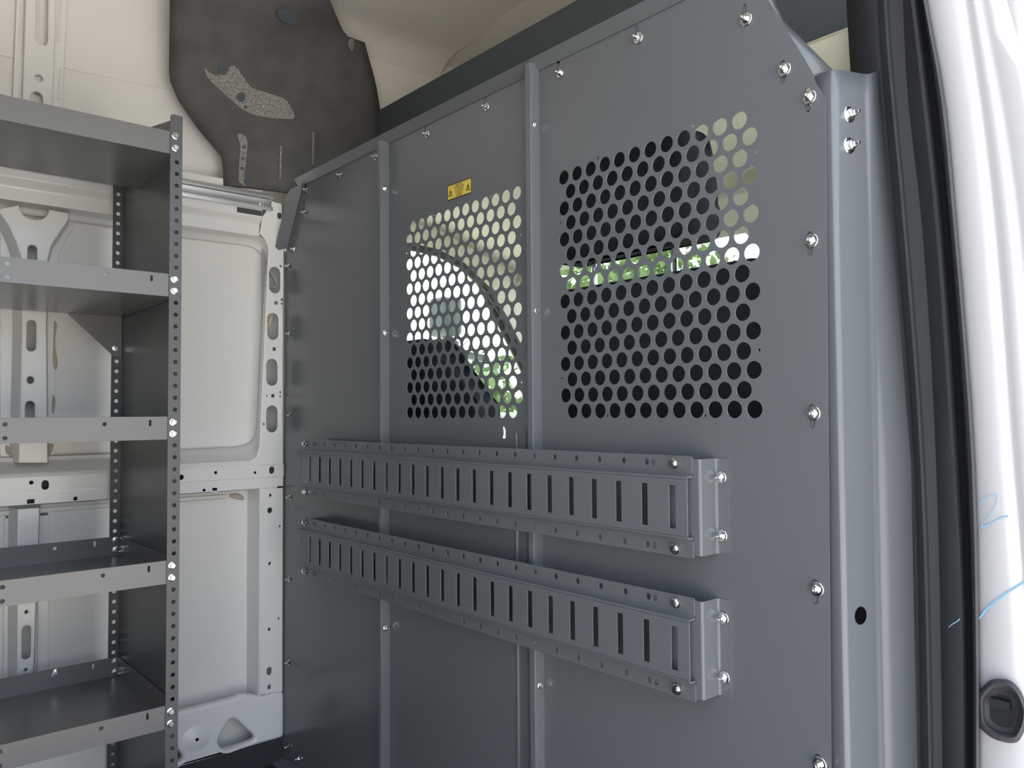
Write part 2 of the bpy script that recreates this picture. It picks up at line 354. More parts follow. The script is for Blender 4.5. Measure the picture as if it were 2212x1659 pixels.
# upright door pillar with its oval openings
ph = []
for u, v in [(594, 605), (590, 705), (588, 804), (588, 905)]: ph.append(px_hole(u, v, 0, .036, .083))
for u, v in [(597, 654), (593, 754), (590, 855)]: ph.append(px_hole(u, v, 0, .010, .010, 'rect'))
for u, v, d in [(607, 575, .006), (609, 647, .006), (609, 656, .005), (606, 847, .005), (606, 856, .005), (577, 855, .004), (570, 916, .006)]: ph.append(px_hole(u, v, 0, d, d*1.3))
zt = zx(590, 470, 0)
po = [YZ(540, 997, 0), (YZ(540, 997, 0)[0], z_a-0.002), (-0.004, z_a-0.002), (-0.004, zx(610, 545, 0)), (-0.004, zx(612, 540, 0)), YZ(622, 548, 0), YZ(620, 530, 0), YZ(612, 510, 0), YZ(609, 440, 0), YZ(588, 435, 0), YZ(566, 470, 0), YZ(562, 505, 0), YZ(575, 519, 0), YZ(581, 540, 0), YZ(578.5, 575, 0), YZ(573, 700, 0), YZ(566, 850, 0), YZ(562, 935, 0), YZ(561, 965, 0), YZ(555, 985, 0)]
geo_obj('door_pillar', sheet_x(po[::-1], ph+[px_hole(604, 466, 0, .014, .020)], -0.003, 0.006, 0.002), 'white', wl)
for i, (u, v) in enumerate([(610, 605), (609, 705), (608, 804), (606, 905)]):
    y, z = YZ(u, v, 0); geo_obj('pillar_bead', tube([(0.001, y, z+.045), (0.001, y, z-.045)], .0025, 6), 'white', wl)
0 and geo_obj('pillar_return', [loft([[(0, -0.083, z_a), (0, -0.079, 1.30), (0, -0.080, zx(570, 560, 0))], [(-0.07, -0.100, z_a), (-0.07, -0.094, 1.30), (-0.07, -0.094, zx(570, 560, 0))]])], 'white', wl)
geo_obj('pillar_back', [sheet_x(rect(-0.045, 0.3, 0.02, 1.72), [], -0.07, 0.003)], 'pillar_in', wl)
# loom seen through the two upper ovals
y0, z0 = YZ(590, 600, -.04)
geo_obj('wiring_loom', tube([(-.04, y0-.02, z0+.05), (-.038, y0-.012, z0+.02), (-.036, y0+.008, z0-.012), (-.036, y0+.012, z0-.022), (-.036, y0+.002, z0-.03), (-.04, y0-.025, z0-.027)], .005, 8), 'grey_in', wl)
y0, z0 = YZ(586, 700, -.04)
geo_obj('wiring_loom', tube([(-.04, y0-.012, z0+.06), (-.036, y0-.004, z0+.03), (-.036, y0-.008, z0+.004), (-.04, y0-.02, z0-.01)], .009, 8), 'mastic', wl)
# lower pillar
lh = [px_hole(584.5, 1070, 0, .007, .009), px_hole(583.5, 1102.5, 0, .015, .017), px_hole(604.8, 1137, 0, .005, .007), px_hole(583, 1217.4, 0, .007, .009),
      px_hole(602.5, 1336, 0, .005, .007), px_hole(582, 1359.6, 0, .007, .009), px_hole(582, 1450, 0, .015, .024), px_hole(582, 1484, 0, .010, .013, 'rect')]
geo_obj('lower_pillar', [sheet_x([(-0.076, zx(566, 1500, 0)), (-0.004, zx(612, 1494, 0)), (-0.004, z_c+.002), (-0.076, z_c+.002)], lh, -0.003, 0.006, 0.002),
                         box(-0.09, -0.078, .2, -0.004, -0.074, z_c)], 'white', wl)
geo_obj('seam_gap', [box(0.0, -0.024, zx(605, 1054, 0), 0.0025, -0.004, zx(605, 1050, 0))], 'rubber', wl)
# sill with the stamped triangular opening
so_ = [YZ(u, v, 0) for u, v in [(330, 1676), (330, 1555), (505, 1508), (522, 1499), (545, 1500), (562, 1504), (590, 1497), (613, 1494), (613, 1592)]]
sy = min(p[0] for p in so_)
tri = [YZ(u, v, 0) for u, v in [(500, 1545), (556, 1596), (484, 1622), (468, 1604)]]
tri2 = [YZ(u, v, 0) for u, v in [(372, 1604), (400, 1640), (360, 1662), (340, 1640)]]
so_ = [(-1.9, zx(330, 1676, 0)), (-1.9, zx(330, 1555, 0))]+so_[2:]
geo_obj('sill', sheet_x(fillet(so_, .012, 3), [fillet(tri, [.03, .022, .02, .025], 6), fillet(tri2, .02, 5)], -0.012, 0.030, 0.010, bres=3), 'white', wl)
y0, z0 = YZ(430, 1588, 0.004)
V_, F_ = lathe([(.050, 0), (.042, .0015), (.024, .007), (.014, .009), (.0046, .0095), (.0046, .004), (.0, .0035)], 28)
geo_obj('sill_dimple', ([(.002+z, y0+x*.95-.008, z0+y*.8-.008) for x, y, z in V_], F_), 'white', wl, True, 70)
geo_obj('painted_hole', ([(.0045+z, y0+x-.008, z0+y-.008) for x, y, z in lathe([(.0047, 0), (.0047, .0075)], 12)[0]], lathe([(.0047, 0), (.0047, .0075)], 12)[1]), 'hole_shade', wl)  # black plug painting the shade inside the dimple's hole
geo_obj('floor_edge', [box(-0.03, YB, -0.02, -0.004, 0.0, 0.078)], 'floor', wl)
# hat-section rib with flared gusset, behind the shelving
rib = [YZ(u, v, -0.03) for u, v in [(-6, 452), (20, 490), (35, 525), (46, 560), (47, 700), (40, 1000), (104, 1000), (101, 700), (104, 560), (112, 530), (130, 502), (148, 476), (149, 460), (105, 453)]]
c_ = YZ(74, 452, -0.03); r_ = 0.034
dcut = [(c_[0]+r_*math.cos(math.radians(a)), c_[1]+0.006+r_*math.sin(math.radians(a))) for a in range(0, -181, -20)]
ro_ = rib[:-1]+dcut[0:]
rs = [px_hole(70, 565, -.03, .020, .085), px_hole(68, 640, -.03, .020, .07), px_hole(68, 725, -.03, .020, .080), px_hole(66, 821, -.03, .014, .018), px_hole(65, 890, -.03, .020, .055)]
geo_obj('wall_rib', [sheet_x(ro_, rs, -0.034, .008, .003)], 'white', wl)
def strip(pxl, xa, xb, dy):   # side wall of the rib from the face back to the skin
    A = [Vector((xa, *YZ(u, v, xa))) for u, v in pxl]; B = [Vector((xb, p.y+dy, p.z)) for p in A]
    return loft([A, B])
geo_obj('rib_side', [strip([(-6, 452), (20, 490), (35, 525), (46, 560), (47, 700), (40, 1000)], -.033, -.09, -.012)], 'white', wl)
geo_obj('rib_side', [strip([(149, 460), (148, 476), (130, 502), (112, 530), (104, 560), (101, 700), (104, 1000)], -.033, -.09, .012)], 'white', wl)
geo_obj('rib_flange', sheet_x([YZ(u, v, -.09) for u, v in [(150, 462), (163, 478), (160, 490), (140, 520), (126, 555), (118, 700), (118, 990), (100, 990), (100, 460)]], [], -.090, .004, .0015), 'white', wl)
geo_obj('rib_flange', sheet_x([YZ(u, v, -.09) for u, v in [(0, 480), (0, 990), (45, 990), (45, 480)]], [], -.090, .004, .0015), 'white', wl)
rs2 = [px_hole(57, 1388, -.03, .019, .085), px_hole(57, 1322, -.03, .007, .008), px_hole(56, 1447, -.03, .007, .008)]
geo_obj('wall_rib', [sheet_x([YZ(u, v, -.03) for u, v in [(38, 1100), (86, 1096), (72, 1475), (36, 1486)]], rs2, -.034, .008, .003)], 'white', wl)
geo_obj('rib_side', [strip([(38, 1100), (36, 1486)], -.033, -.09, -.012)], 'white', wl)
geo_obj('rib_side', [strip([(86, 1096), (72, 1475)], -.033, -.09, .012)], 'white', wl)
geo_obj('rib_flange', sheet_x([YZ(u, v, -.09) for u, v in [(84, 1100), (105, 1098), (104, 1460), (80, 1470)]], [], -.090, .004, .0015), 'white', wl)
geo_obj('rib_flange', sheet_x([YZ(u, v, -.09) for u, v in [(10, 1110), (36, 1108), (36, 1490), (6, 1496)]], [], -.090, .004, .0015), 'white', wl)
# upper rib above the waist beam
ur = [YZ(u, v, -0.035) for u, v in [(58, -60), (124, -60), (113, 260), (48, 245)]]
us = [px_hole(92, 30, -.035, .026, .165), px_hole(85, 168, -.035, .018, .018), px_hole(80, 232, -.035, .027, .085)]
geo_obj('upper_rib', sheet_x(ur, us, -.042, .012, .004, bres=2), 'white', wl)
geo_obj('upper_rib_flange', sheet_x([YZ(u, v, -.055) for u, v in [(38, -60), (148, -60), (132, 270), (26, 250)]], [slot(*YZ(86, 232, -.055), .027, .085), slot(*YZ(96, 30, -.055), .026, .165)], -.056, .004, .0015), 'white', wl)
for u in (48, 130):
    for v0, v1 in ((-20, 88), (150, 215)):
        geo_obj('rib_bead', tube([(-.053, *YZ(u+2*(u > 60), v0, -.053)), (-.053, *YZ(u-4, v1, -.053))], .004, 6), 'white', wl)
a, b = onx(-200, 78, -.064), onx(400, 200, -.064)
geo_obj('skin_crease', tube([a+Vector((0, 0, .0)), b], .0025, 6), 'skin', wl)
# sealant beads squeezed out beside the rib
for pl in ([(116, 690), (124, 700), (121, 715), (118, 740), (121, 765), (125, 785), (120, 802), (113, 790)], [(113, 850), (120, 862), (118, 880), (114, 900), (111, 880)], [(10, 960), (22, 965), (24, 985), (12, 980)], [(100, 958), (118, 958), (108, 985), (98, 975)]):
    geo_obj('sealant', sheet_x(fillet([YZ(u, v, -.09) for u, v in pl], .02, 3), [], -.089, .008, .003, bres=2), 'mastic', wl)
geo_obj('sealant', sheet_x(fillet([YZ(u, v, -.085) for u, v in [(496, 1068), (512, 1066), (526, 1073), (527, 1080), (515, 1079), (497, 1074)]], .012, 3), [], -.084, .012, .005, bres=2), 'mastic', wl)
# aluminium lashing rail on the waist beam
lr = thing('lashing_rail', 'aluminium lashing rail screwed along the white wall above the shelving', 'rail', (0, -0.5, 1.75))
ye_ = onx(588, 430, .008).y
zz = lambda v: zx(400, v, .008)
geo_obj('rail_channel', [bent([(.012, zz(387)), (.014, zz(397)), (.002, zz(398)), (.002, zz(415)), (.014, zz(416)), (.012, zz(425))], -.002, 'y', -2.4, ye_, .0015, 2)], 'alu', lr)
bolt(lr, onx(565, 440, .004), (1, 0, 0), 'hex', 0.85)
tag(geo_obj('clip_plate', [box(.0, onx(513, 451, .004).y, zx(535, 462, 0), .006, onx(565, 451, .004).y, zx(535, 452, 0))], 'grit', lr), 'dark clip below the rail')
# ------------------------------------------------------------------ dark coated roof pillar above the partition's left end
L = [(374, -150, .12), (368, -60, .06), (366, 60, .02), (365, 170, .0), (385, 215, .0), (430, 280, .0), (478, 335, .0), (482, 372, .0), (482, 401, .0)]
Rr = [(655, -150, .40), (690, -60, .26), (712, 0, .21), (745, 76, .09), (788, 92, .07), (812, 180, .045), (822, 240, .03), (826, 300, .03), (800, 440, .03)]
rows = []
NR, NC = 28, 16
def poly_at(P, t):
    k = t*(len(P)-1); i = min(int(k), len(P)-2); f = k-i
    return [P[i][j]*(1-f)+P[i+1][j]*f for j in range(3)]
for i in range(NR+1):
    a, b = poly_at(L, i/NR), poly_at(Rr, i/NR); A, B = onx(*a), onx(*b); row = []
    for j in range(NC+1):
        t = j/NC; p = A.lerp(B, t); p += Vector((1, -0.2, 0))*0.022*min(1, t*8)*min(1, (1-t)*8)
        row.append(p)
    rows.append(row)
dp = geo_obj('roof_pillar', loft(rows), 'felt'); thicken(dp, 0.02, 1.0)
tag(dp, 'dark coated roof pillar above the left end of the partition', kind='structure', cat=None)
bvh = BVHTree.FromPolygons([p for r in rows for p in r], loft(rows)[1])
def drape(name, pxl, m, parent, off=0.0015, th=0.0):
    cu_v, cu_f = sheet([(u, v) for u, v in pxl], [], (0, 0, 0), (1, 0, 0), (0, 1, 0), 0.0)
    bm = bmesh.new(); vs_ = [bm.verts.new(v) for v in cu_v]
    for f in cu_f:
        try: bm.faces.new([vs_[i] for i in f])
        except ValueError: pass
    bmesh.ops.remove_doubles(bm, verts=bm.verts, dist=1e-3)
    bmesh.ops.triangulate(bm, faces=bm.faces[:])
    for _ in range(3): bmesh.ops.subdivide_edges(bm, edges=[e for e in bm.edges if e.calc_length() > 14], cuts=1)
    for v in bm.verts:
        r = ray(v.co.x, v.co.y); h = bvh.ray_cast(CAM, r.normalized())
        if h[0] is None: h = (CAM+r*2.4, -r.normalized())
        n = h[1]; n = -n if n.dot(r) > 0 else n; v.co = h[0]+n*off
    me = bpy.data.meshes.new(name); bmesh.ops.recalc_face_normals(bm, faces=bm.faces); bm.to_mesh(me); bm.free(); finish(me)
    return link(name, me, m, parent)
drape('bare_patch', fillet([(438, 140), (447, 168), (470, 190), (520, 235), (545, 248), (590, 256), (640, 258), (620, 215), (575, 200), (540, 190), (515, 150), (500, 138), (485, 160), (460, 165)], 14, 4), 'speck', dp)
drape('bare_patch', fillet([(510, 287), (530, 292), (535, 310), (530, 360), (527, 380), (540, 398), (528, 403), (515, 393), (517, 350), (520, 315)], 8, 4), 'speck', dp)
for u, v, r in [(520, 210, 10.5), (481, 152, 11), (544, 122, 12), (577, 130, 12), (530, 232, 4), (535, 392, 9), (525, 343, 3.5), (523, 364, 3.5), (527, 318, 3.5)]:
    drape('pillar_hole', circ(u, v, r, 14), 'dark' if r != 12 else 'felt', dp, 0.003)
for (u, v0, v1) in [(606, 316, 388), (676, 286, 355)]:
    drape('scratch', [(u-2, v0), (u+2, v0), (u, v1), (u-3, v1)], 'speck', dp, 0.003)
drape('pillar_cap', fillet([(598, 12), (625, 15), (640, 35), (640, 50), (612, 45), (596, 30)], 8, 4), 'dark', dp, .012)
drape('pillar_clip', fillet([(752, 84), (762, 84), (763, 100), (759, 112), (750, 98)], 4, 3), 'speck', dp, .004)
# ------------------------------------------------------------------ dark overhead box across the cab, seen over the partition
z_t, z_u = ony(1000, 142, .32).z, ony(1800, 79, .32).z
oh = thing('overhead_liner', 'dark overhead liner across the cab above the partition', 'headliner', (0.9, .4, z_u))
xr = ony(1888, 45, .32).x
geo_obj('liner_back', [bent([(.34, z_u), (.32, z_u+.006), (.32, z_t), (.40, z_t+.02)], .006, 'x', 0.0, xr, .004, 3)], 'dark', oh)
geo_obj('liner_edge', [tube([(x_, .318, z_u+.002+random.uniform(-.0015, .0015)) for x_ in [xr-1.72+i*.043 for i in range(41)]], .0045, 6)], 'fibre', oh)
ch = geo_obj('cab_headliner', [bent([(.335, z_u-.002), (.60, 1.735), (.85, 1.655), (1.02, 1.605)], .012, 'x', -0.04, 1.88, .03, 4)], 'cream'); tag(ch, kind='structure')
tag(ch, 'cream headliner over the cab seats')
# ================================================================== PARTITION
pt = thing('partition', 'grey steel partition with two perforated windows between cargo space and cab', 'partition', (0.9, 0, 0))
ZT = 1.752
X1 = 0.6065                                     # fold beside the door, left
X2 = ony(1167, 500, 0).x                        # fold beside the door, right
def bslots(pxs, h=.030, w=.0075, dz=0.0): return [slot(ony(u, v, 0).x, ony(u, v, 0).z+dz, w, h, 4) for u, v in pxs]
LB = [(660, 410), (656, 459), (633, 538), (621, 575), (622, 721), (624, 897), (623, 1074), (622, 1251), (621, 1431), (620, 1613), (646, 1639), (733, 378)]
RB = [(1206, 158), (1375, 82), (1608, 42), (1691, 150), (1745, 210), (1749, 520), (1754, 893), (1761, 1272), (1767, 1650)]
MB_ = [(919, 290), (1047, 231)]
left = [(0.0, 0.012), (X1, 0.012), (X1, ZT), (0.118, ZT), (0.004, 1.567), (0.0, 1.552)]
geo_obj('fixed_panel', sheet_y(left, bslots(LB[:3], .05, .0065, .012)+bslots(LB[3:11], .024, .006)+bslots(LB[11:], .028, .007), 0.001, 0.002), 'panel', pt)
def grid(x0, z0, dx, flip):
    H = []
    for r in range(16):
        off = dx/2 if (r % 2 == (0 if flip else 1)) else 0.0
        for c in range(12): H.append(circ(x0+off+c*dx, z0+r*.03032, .0138, 20))
    return H
def small(pxs, d=.005): return [circ(ony(u, v, 0).x, ony(u, v, 0).z, d/2, 8) for u, v in pxs]
sm_l = small([(936, 465), (1059, 424), (878, 547), (1124, 507), (928, 901), (1050, 902), (879, 814), (1126, 826)])
sm_r = small([(1291, 341), (1496, 272), (1211, 481), (1634, 328), (1213, 817), (1640, 756), (1312, 898), (1523, 898)])
XD = ony(1137, 900, 0).x
lk = ony(1088, 935, 0)
geo_obj('door_panel', sheet_y([(X1+.001, .012), (X2-.002, .012), (X2-.002, ZT), (X1+.001, ZT)],
        grid(.6968, 1.0630, .03486, False)+sm_l+[fillet([(lk.x-.006, lk.z-.012), (lk.x+.006, lk.z-.012), (lk.x+.007, lk.z+.004), (lk.x+.003, lk.z+.013), (lk.x-.005, lk.z+.013), (lk.x-.002, lk.z)], .003, 3)]+bslots(MB_, .028, .0075, .007), 0.001, 0.002), 'panel', pt)
tr, c1, c2 = ony(1660, 0, 0), ony(1757, 160, 0), ony(1783, 210, 0)
sl = (c1.x-tr.x)/(c1.z-tr.z); xt = tr.x+(ZT-tr.z)*sl
rb = ony(1795, 1659, 0); xb = rb.x+(rb.x-c2.x)/(rb.z-c2.z)*(.012-rb.z)
right = [(X2-.001, .012), (xb, .012), (c2.x, c2.z), (c1.x+.002, c1.z-.012), (c1.x, c1.z), (xt, ZT), (X2-.001, ZT)]
geo_obj('fixed_panel', sheet_y(right, grid(1.2363+.0002, 1.0630, .0357, True)+sm_r+bslots(RB[:3], .034, .008, .008)+bslots(RB[3:], .036, .009, -.004), 0.001, 0.002), 'panel', pt)
geo_obj('backing_strip', [box(.002, .003, .02, .045, .005, 1.54), box(.10, .003, 1.66, X1-.01, .005, 1.75), box(X1+.01, .003, 1.66, XD-.01, .005, 1.752), box(X2+.002, .003, 1.655, 1.61, .005, 1.752), box(1.715, .003, .02, xb-.004, .005, 1.50)], 'panel', pt)
geo_obj('backing_strip', sheet_y([(1.60, 1.66), (1.66, 1.60), (1.705, 1.46), (1.755, 1.47), (1.73, 1.57), (1.64, 1.745), (1.60, 1.745)], [], .004, .002), 'panel', pt)
geo_obj('backing_strip', sheet_y([(.01, 1.50), (.06, 1.50), (.16, 1.70), (.11, 1.735)], [], .004, .002), 'panel', pt)
# folds either side of the door
geo_obj('door_post', bent([(X1-.012, -.027), (X1, -.027), (X1, .001)], .002, 'z', .012, ony(822, 306, -.02).z, .0025, 3), 'panel', pt)
xl2 = ony(1137, 500, -.024).x
geo_obj('door_post', bent([(xl2, -.024), (X2, -.024), (X2, .001)], .002, 'z', .012, ony(1150, 134, -.02).z, .0025, 3), 'panel', pt)
xe = ony(1114, 1100, -.004).x
geo_obj('door_edge', extrude(arc(xe, 0.0, .005, 180, 360, 8), 'z', .012, ony(1113, 936, -.004).z), 'panel', pt)
geo_obj('door_jamb', [box(XD-.004, -.006, .012, XD+.003, 0.0, 1.03)], 'panel', pt)
# top flange leaning towards the cargo space, and the sloping end flanges
def flange(p0, p1, d, t=.002):
    p0, p1, d = Vector(p0), Vector(p1), Vector(d); n = (p1-p0).cross(d).normalized()*t
    q = [p0, p1, p1+d, p0+d]; V = q+[v+n for v in q]
    return V, [(0, 1, 2, 3), (4, 5, 6, 7), (0, 1, 5, 4), (1, 2, 6, 5), (2, 3, 7, 6), (3, 0, 4, 7)]
geo_obj('top_flange', flange((.098, -.001, ZT), (xt, -.001, ZT), (0, -.016, .022)), 'panel', pt, False)
fa, fb = ony(655, 404, 0), ony(622, 540, 0)
ga, gb = ony(638, 400, -.022), ony(610, 530, -.022)
geo_obj('corner_flange', sheet([(0, 0), ((fb-fa).length, 0), ((fb-fa).length, .040), (.016, .040), (.004, .034), (0, .02)], [], fa+Vector((-.006, 0, .006)), (fb-fa).normalized(), Vector((-.55, -.80, -.2)).normalized(), .002), 'panel', pt)
def px3(u, v, y): return ony(u, v, y)
fl1 = [[px3(1660, 0, 0), px3(1697, 82, 0), px3(1757, 160, 0)], [px3(1673, 0, .03), px3(1694, 46, .03), px3(1800, 152, .03)]]
top = [px3(1610, -100, 0), px3(1625, -100, .03)]
fl1 = [[top[0]]+fl1[0], [top[1]]+fl1[1]]
cf = geo_obj('corner_flange', loft(fl1), 'panel', pt); thicken(cf, .002)
geo_obj('floor_flange', flange((-.01, 0, .012), (X1, 0, .012), (0, -.035, -.009)), 'panel', pt, False)
# bolts
for u, v in LB[:10]+[LB[11]]: bolt(pt, ony(u+3, v, -.001), (0, -1, 0), 'nut', .82)
bolt(pt, ony(646, 1639, -.001), (0, -1, 0), 'nut', .8)
for u, v in RB+MB_: bolt(pt, ony(u+4, v, -.001), (0, -1, 0), 'nut', 1.0 if u > 1300 else .85)
bolt(pt, ony(812, 339, -.001), (0, -1, 0), 'nut', .8)
for u, v in [(831, 407), (832, 719), (831, 1357)]: p = onx(u, v, X1+.002); bolt(pt, (p.x, -.014, p.z), (1, 0, 0), 'nut', .85)
for u, v in [(1160, 271), (1160, 671), (1167, 1480)]: p = onx(u, v, X2+.001); bolt(pt, (p.x, -.012, p.z), (1, 0, 0), 'hex', .8)
# sticker
A, B = ony(967.7, 434, 0), ony(1018.8, 383.7, 0)
sx0, sx1, sz0, sz1 = A.x, B.x, A.z, B.z
stk = geo_obj('warning_sticker', [sheet_y(rect(sx0, sz0, sx1, sz1), [], -.0006, .0008)], 'yellow', pt); tag(stk, 'small yellow warning sticker with two hazard triangles')
bw_ = .0012
geo_obj('sticker_border', [sheet_y(rect(sx0-.0006, sz0-.0006, sx1+.0006, sz1+.0006), [rect(sx0+bw_, sz0+bw_, sx1-bw_, sz1-bw_)], -.0012, .0004)], 'ink', stk)
def text(body, x, z, size, parent, m='ink', y=-.0014):
    cu = bpy.data.curves.new('t', 'FONT'); cu.body = body; cu.size = size; cu.align_x = 'CENTER'; cu.align_y = 'CENTER'; cu.space_line = 1.0; cu.offset = 0.0001
    ob = bpy.data.objects.new('t', cu); COL.objects.link(ob); dg = bpy.context.evaluated_depsgraph_get()
    me = bpy.data.meshes.new_from_object(ob.evaluated_get(dg)); bpy.data.objects.remove(ob)
    me.transform(Matrix.Translation((x, y, z)) @ Matrix.Rotation(math.pi/2, 4, 'X')); me.name = 'lettering'
    return link('lettering', me, m, parent)
sxm, szm, sw, sh = (sx0+sx1)/2, (sz0+sz1)/2, sx1-sx0, sz1-sz0
for i, ln in enumerate(['ENSURE THAT', 'PARTITION DOOR', 'IS CLOSED AND', 'LATCHED PRIOR', 'TO VEHICLE', 'MOVEMENT']):
    text(ln, sxm, szm+sh*(.36-.145*i), sh*.125, stk)
for s in (-1, 1):
    cx_ = sxm+s*sw*.37; a_ = sw*.085; zz_ = szm-.002
    geo_obj('hazard_triangle', [sheet_y([(cx_-a_, zz_-a_*.9), (cx_+a_, zz_-a_*.9), (cx_, zz_+a_*1.1)], [[(cx_-a_*.66, zz_-a_*.68), (cx_+a_*.66, zz_-a_*.68), (cx_, zz_+a_*.68)]], -.0013, .0004),
                                sheet_y([(cx_-a_*.1, zz_-a_*.25), (cx_+a_*.1, zz_-a_*.25), (cx_+a_*.16, zz_+a_*.4), (cx_-a_*.16, zz_+a_*.4)], [], -.0013, .0004),
                                sheet_y(circ(cx_, zz_-a_*.48, a_*.13, 8), [], -.0013, .0004)], 'ink', stk)
# joint bracket closing the gap to the body pillar (folded sheet), plan profile from its folds
jb = thing('joint_bracket', 'tall folded grey bracket joining the partition to the body pillar beside the door opening', 'bracket', (1.78, 0, 0))
def colpts(uv, y):   # a near-vertical edge traced down the pillar, at depth y
    return [ony(u, v, y) for u, v in uv]
vv = [155, 500, 1000, 1659, 2100]
B0 = colpts([(1758, 165), (1772, 500), (1782, 1000), (1790, 1659), (1797, 2100)], .003)
B1 = colpts([(1793, 152), (1799.5, 500), (1810.5, 1000), (1823, 1659), (1831, 2100)], .003)
B1b = colpts([(1797, 152), (1804, 500), (1816, 1000), (1829, 1659), (1837, 2100)], .004)
B2 = colpts([(1813, 150), (1816, 500), (1827, 1000), (1841, 1659), (1850, 2100)], .016)
B3 = colpts([(1867, 160), (1877, 500), (1887, 1000), (1900, 1659), (1909, 2100)], .078)
B3b = colpts([(1873, 160), (1881, 500), (1891, 1000), (1905, 1659), (1914, 2100)], .080)
B4 = colpts([(1880, 159), (1886, 500), (1895, 1000), (1909, 1659), (1918, 2100)], .084)
B5 = colpts([(1899, 152), (1928, 500), (1968, 1000), (1982, 1659), (1986, 2100)], .120)
def mid(a, b, t): return [p.lerp(q, t) for p, q in zip(a, b)]
def dense(c, n=6):
    out = []
    for i in range(len(c)-1):
        p0, p1, p2, p3 = c[max(0, i-1)], c[i], c[i+1], c[min(len(c)-1, i+2)]
        for k in range(n):
            t = k/n; out.append(p1.lerp(p2, t))
    return out+[c[-1]]
bcols = [dense(c) for c in [B0, mid(B0, B1, .9), B1, B1b, B2, mid(B2, B3, .06), mid(B2, B3, .94), B3, B3b, B4, mid(B4, B5, .1), B5]]
bf = geo_obj('folded_plate', loft(bcols), 'panel', jb, True, 70); thicken(bf, .002, -1)
def on_face(u, v):    # point on the bolt face of the bracket (between B2 and B3)
    n = (B3[1]-B2[1]).cross(B2[2]-B2[1]).normalized(); r = ray(u, v)
    n = n if n.x > 0 else -n
    return CAM+r*((B2[1]-CAM).dot(n)/r.dot(n)), n
for u, v in [(1833, 248), (1833, 315)]:
    p, n = on_face(u, v); bolt(jb, p+n*.0005, n, 'nut', 1.15)
    q, _ = on_face(u-2, v-13); t1 = Vector((0, 0, 1)); t2 = n.cross(t1)
    geo_obj('slot_shade', sheet(slot(0, 0, .010, .034), [], q-t1*.010+n*.0004, t2, t1, .0004), 'hole_shade', jb)  # slot shade painted on, the plate is not cut
p, n = on_face(1859, 1330)
geo_obj('painted_hole', sheet(circ(0, 0, .0125, 20), [], p+n*.0004, n.cross(Vector((0, 0, 1))), (0, 0, 1), .0004), 'hole_shade', jb)  # black disc painted as a shaded hole, nothing is cut
# ================================================================== SLOTTED RAILS
def rail(zc, label, tabs):
    x0, x1 = .2155, 1.5645
    t = thing('slotted_rail', label, 'rail', ((x0+x1)/2, -.05, zc-.08), 'slotted rails bolted across the partition')
    px = (1.5357-.2381)/23; sx = [.2381+i*px for i in range(24)]
    slots = [rect(x-.0064, zc-.034, x+.0064, zc+.034) for x in sx]
    def fh(z):
        H = []
        for i, x in enumerate(sx):
            if i in (0, 23): H.append(circ(x-.004 if i else x+.003, z, .0035, 8))
            elif i in (1, 22): H += [slot(x-.0065, z, .0095, .0105), slot(x+.0070, z, .0095, .0105)]
            else: H.append(slot(x, z, .0095, .0105))
        return H
    ft, fb_ = (zc+.0485, zc+.0803), (zc-.0803, zc-.0485)
    e = .0035
    G = [sheet_y(rect(x0-.001, zc-.0455, x1, zc+.0455), slots, -.061, .0025, .0005),
         sheet_y(fillet([(x0, ft[0]), (x1, ft[0]), (x1, ft[1]), (x0, ft[1])], [0, 0, .004, .004], 3), fh(zc+.068), -.0465, .0025, .0005),
         sheet_y(fillet([(x0, fb_[0]), (x1, fb_[0]), (x1, fb_[1]), (x0, fb_[1])], [.004, .004, 0, 0], 3), fh(zc-.068), -.0465, .0025, .0005)]
    for s in (1, -1):
        pr = [(-.06225, zc+s*.0445), (-.06225, zc+s*.0478), (-.0602, zc+s*.0492), (-.0499, zc+s*.0492), (-.0477, zc+s*.0505), (-.0477, zc+s*.0535)]
        G.append(bent([(a, b) for a, b in pr], -.0025*s, 'x', x0-.0005, x1, .0022, 4))
    geo_obj('rail_body', G, 'panel', t)
    zb0, zb1 = zc-.0755, zc+.0755
    br = bent([(1.480, -.0435), (1.5765, -.0435), (1.5765, -.0015), (1.5985, -.0015)], .0025, 'z', zb0, zb1, .006, 5)
    bk = geo_obj('bracket', br, 'panel', t)
    geo_obj('bracket', bent([(.300, -.0435), (.224, -.0435), (.224, -.0015), (.27, -.0015)], -.0025, 'z', zb0, zb1, .006, 5), 'panel', t)
    for dz in (.046, -.046): bolt(t, (1.5865, -.0025, zc+dz), (0, -1, 0), 'nut', .95)
    for x in (1.5305, .2395):
        for dz in (.068, -.068): bolt(t, (x, -.0495 if x > 1 else -.0505, zc+dz), (0, -1, 0), 'hex', 1.0)
    if tabs: pass
    return t
rail(.9097, 'upper slotted grey rail bolted across the partition below the perforated windows', True)
rail(.6883, 'lower slotted grey rail bolted across the partition, nearest the floor', False)
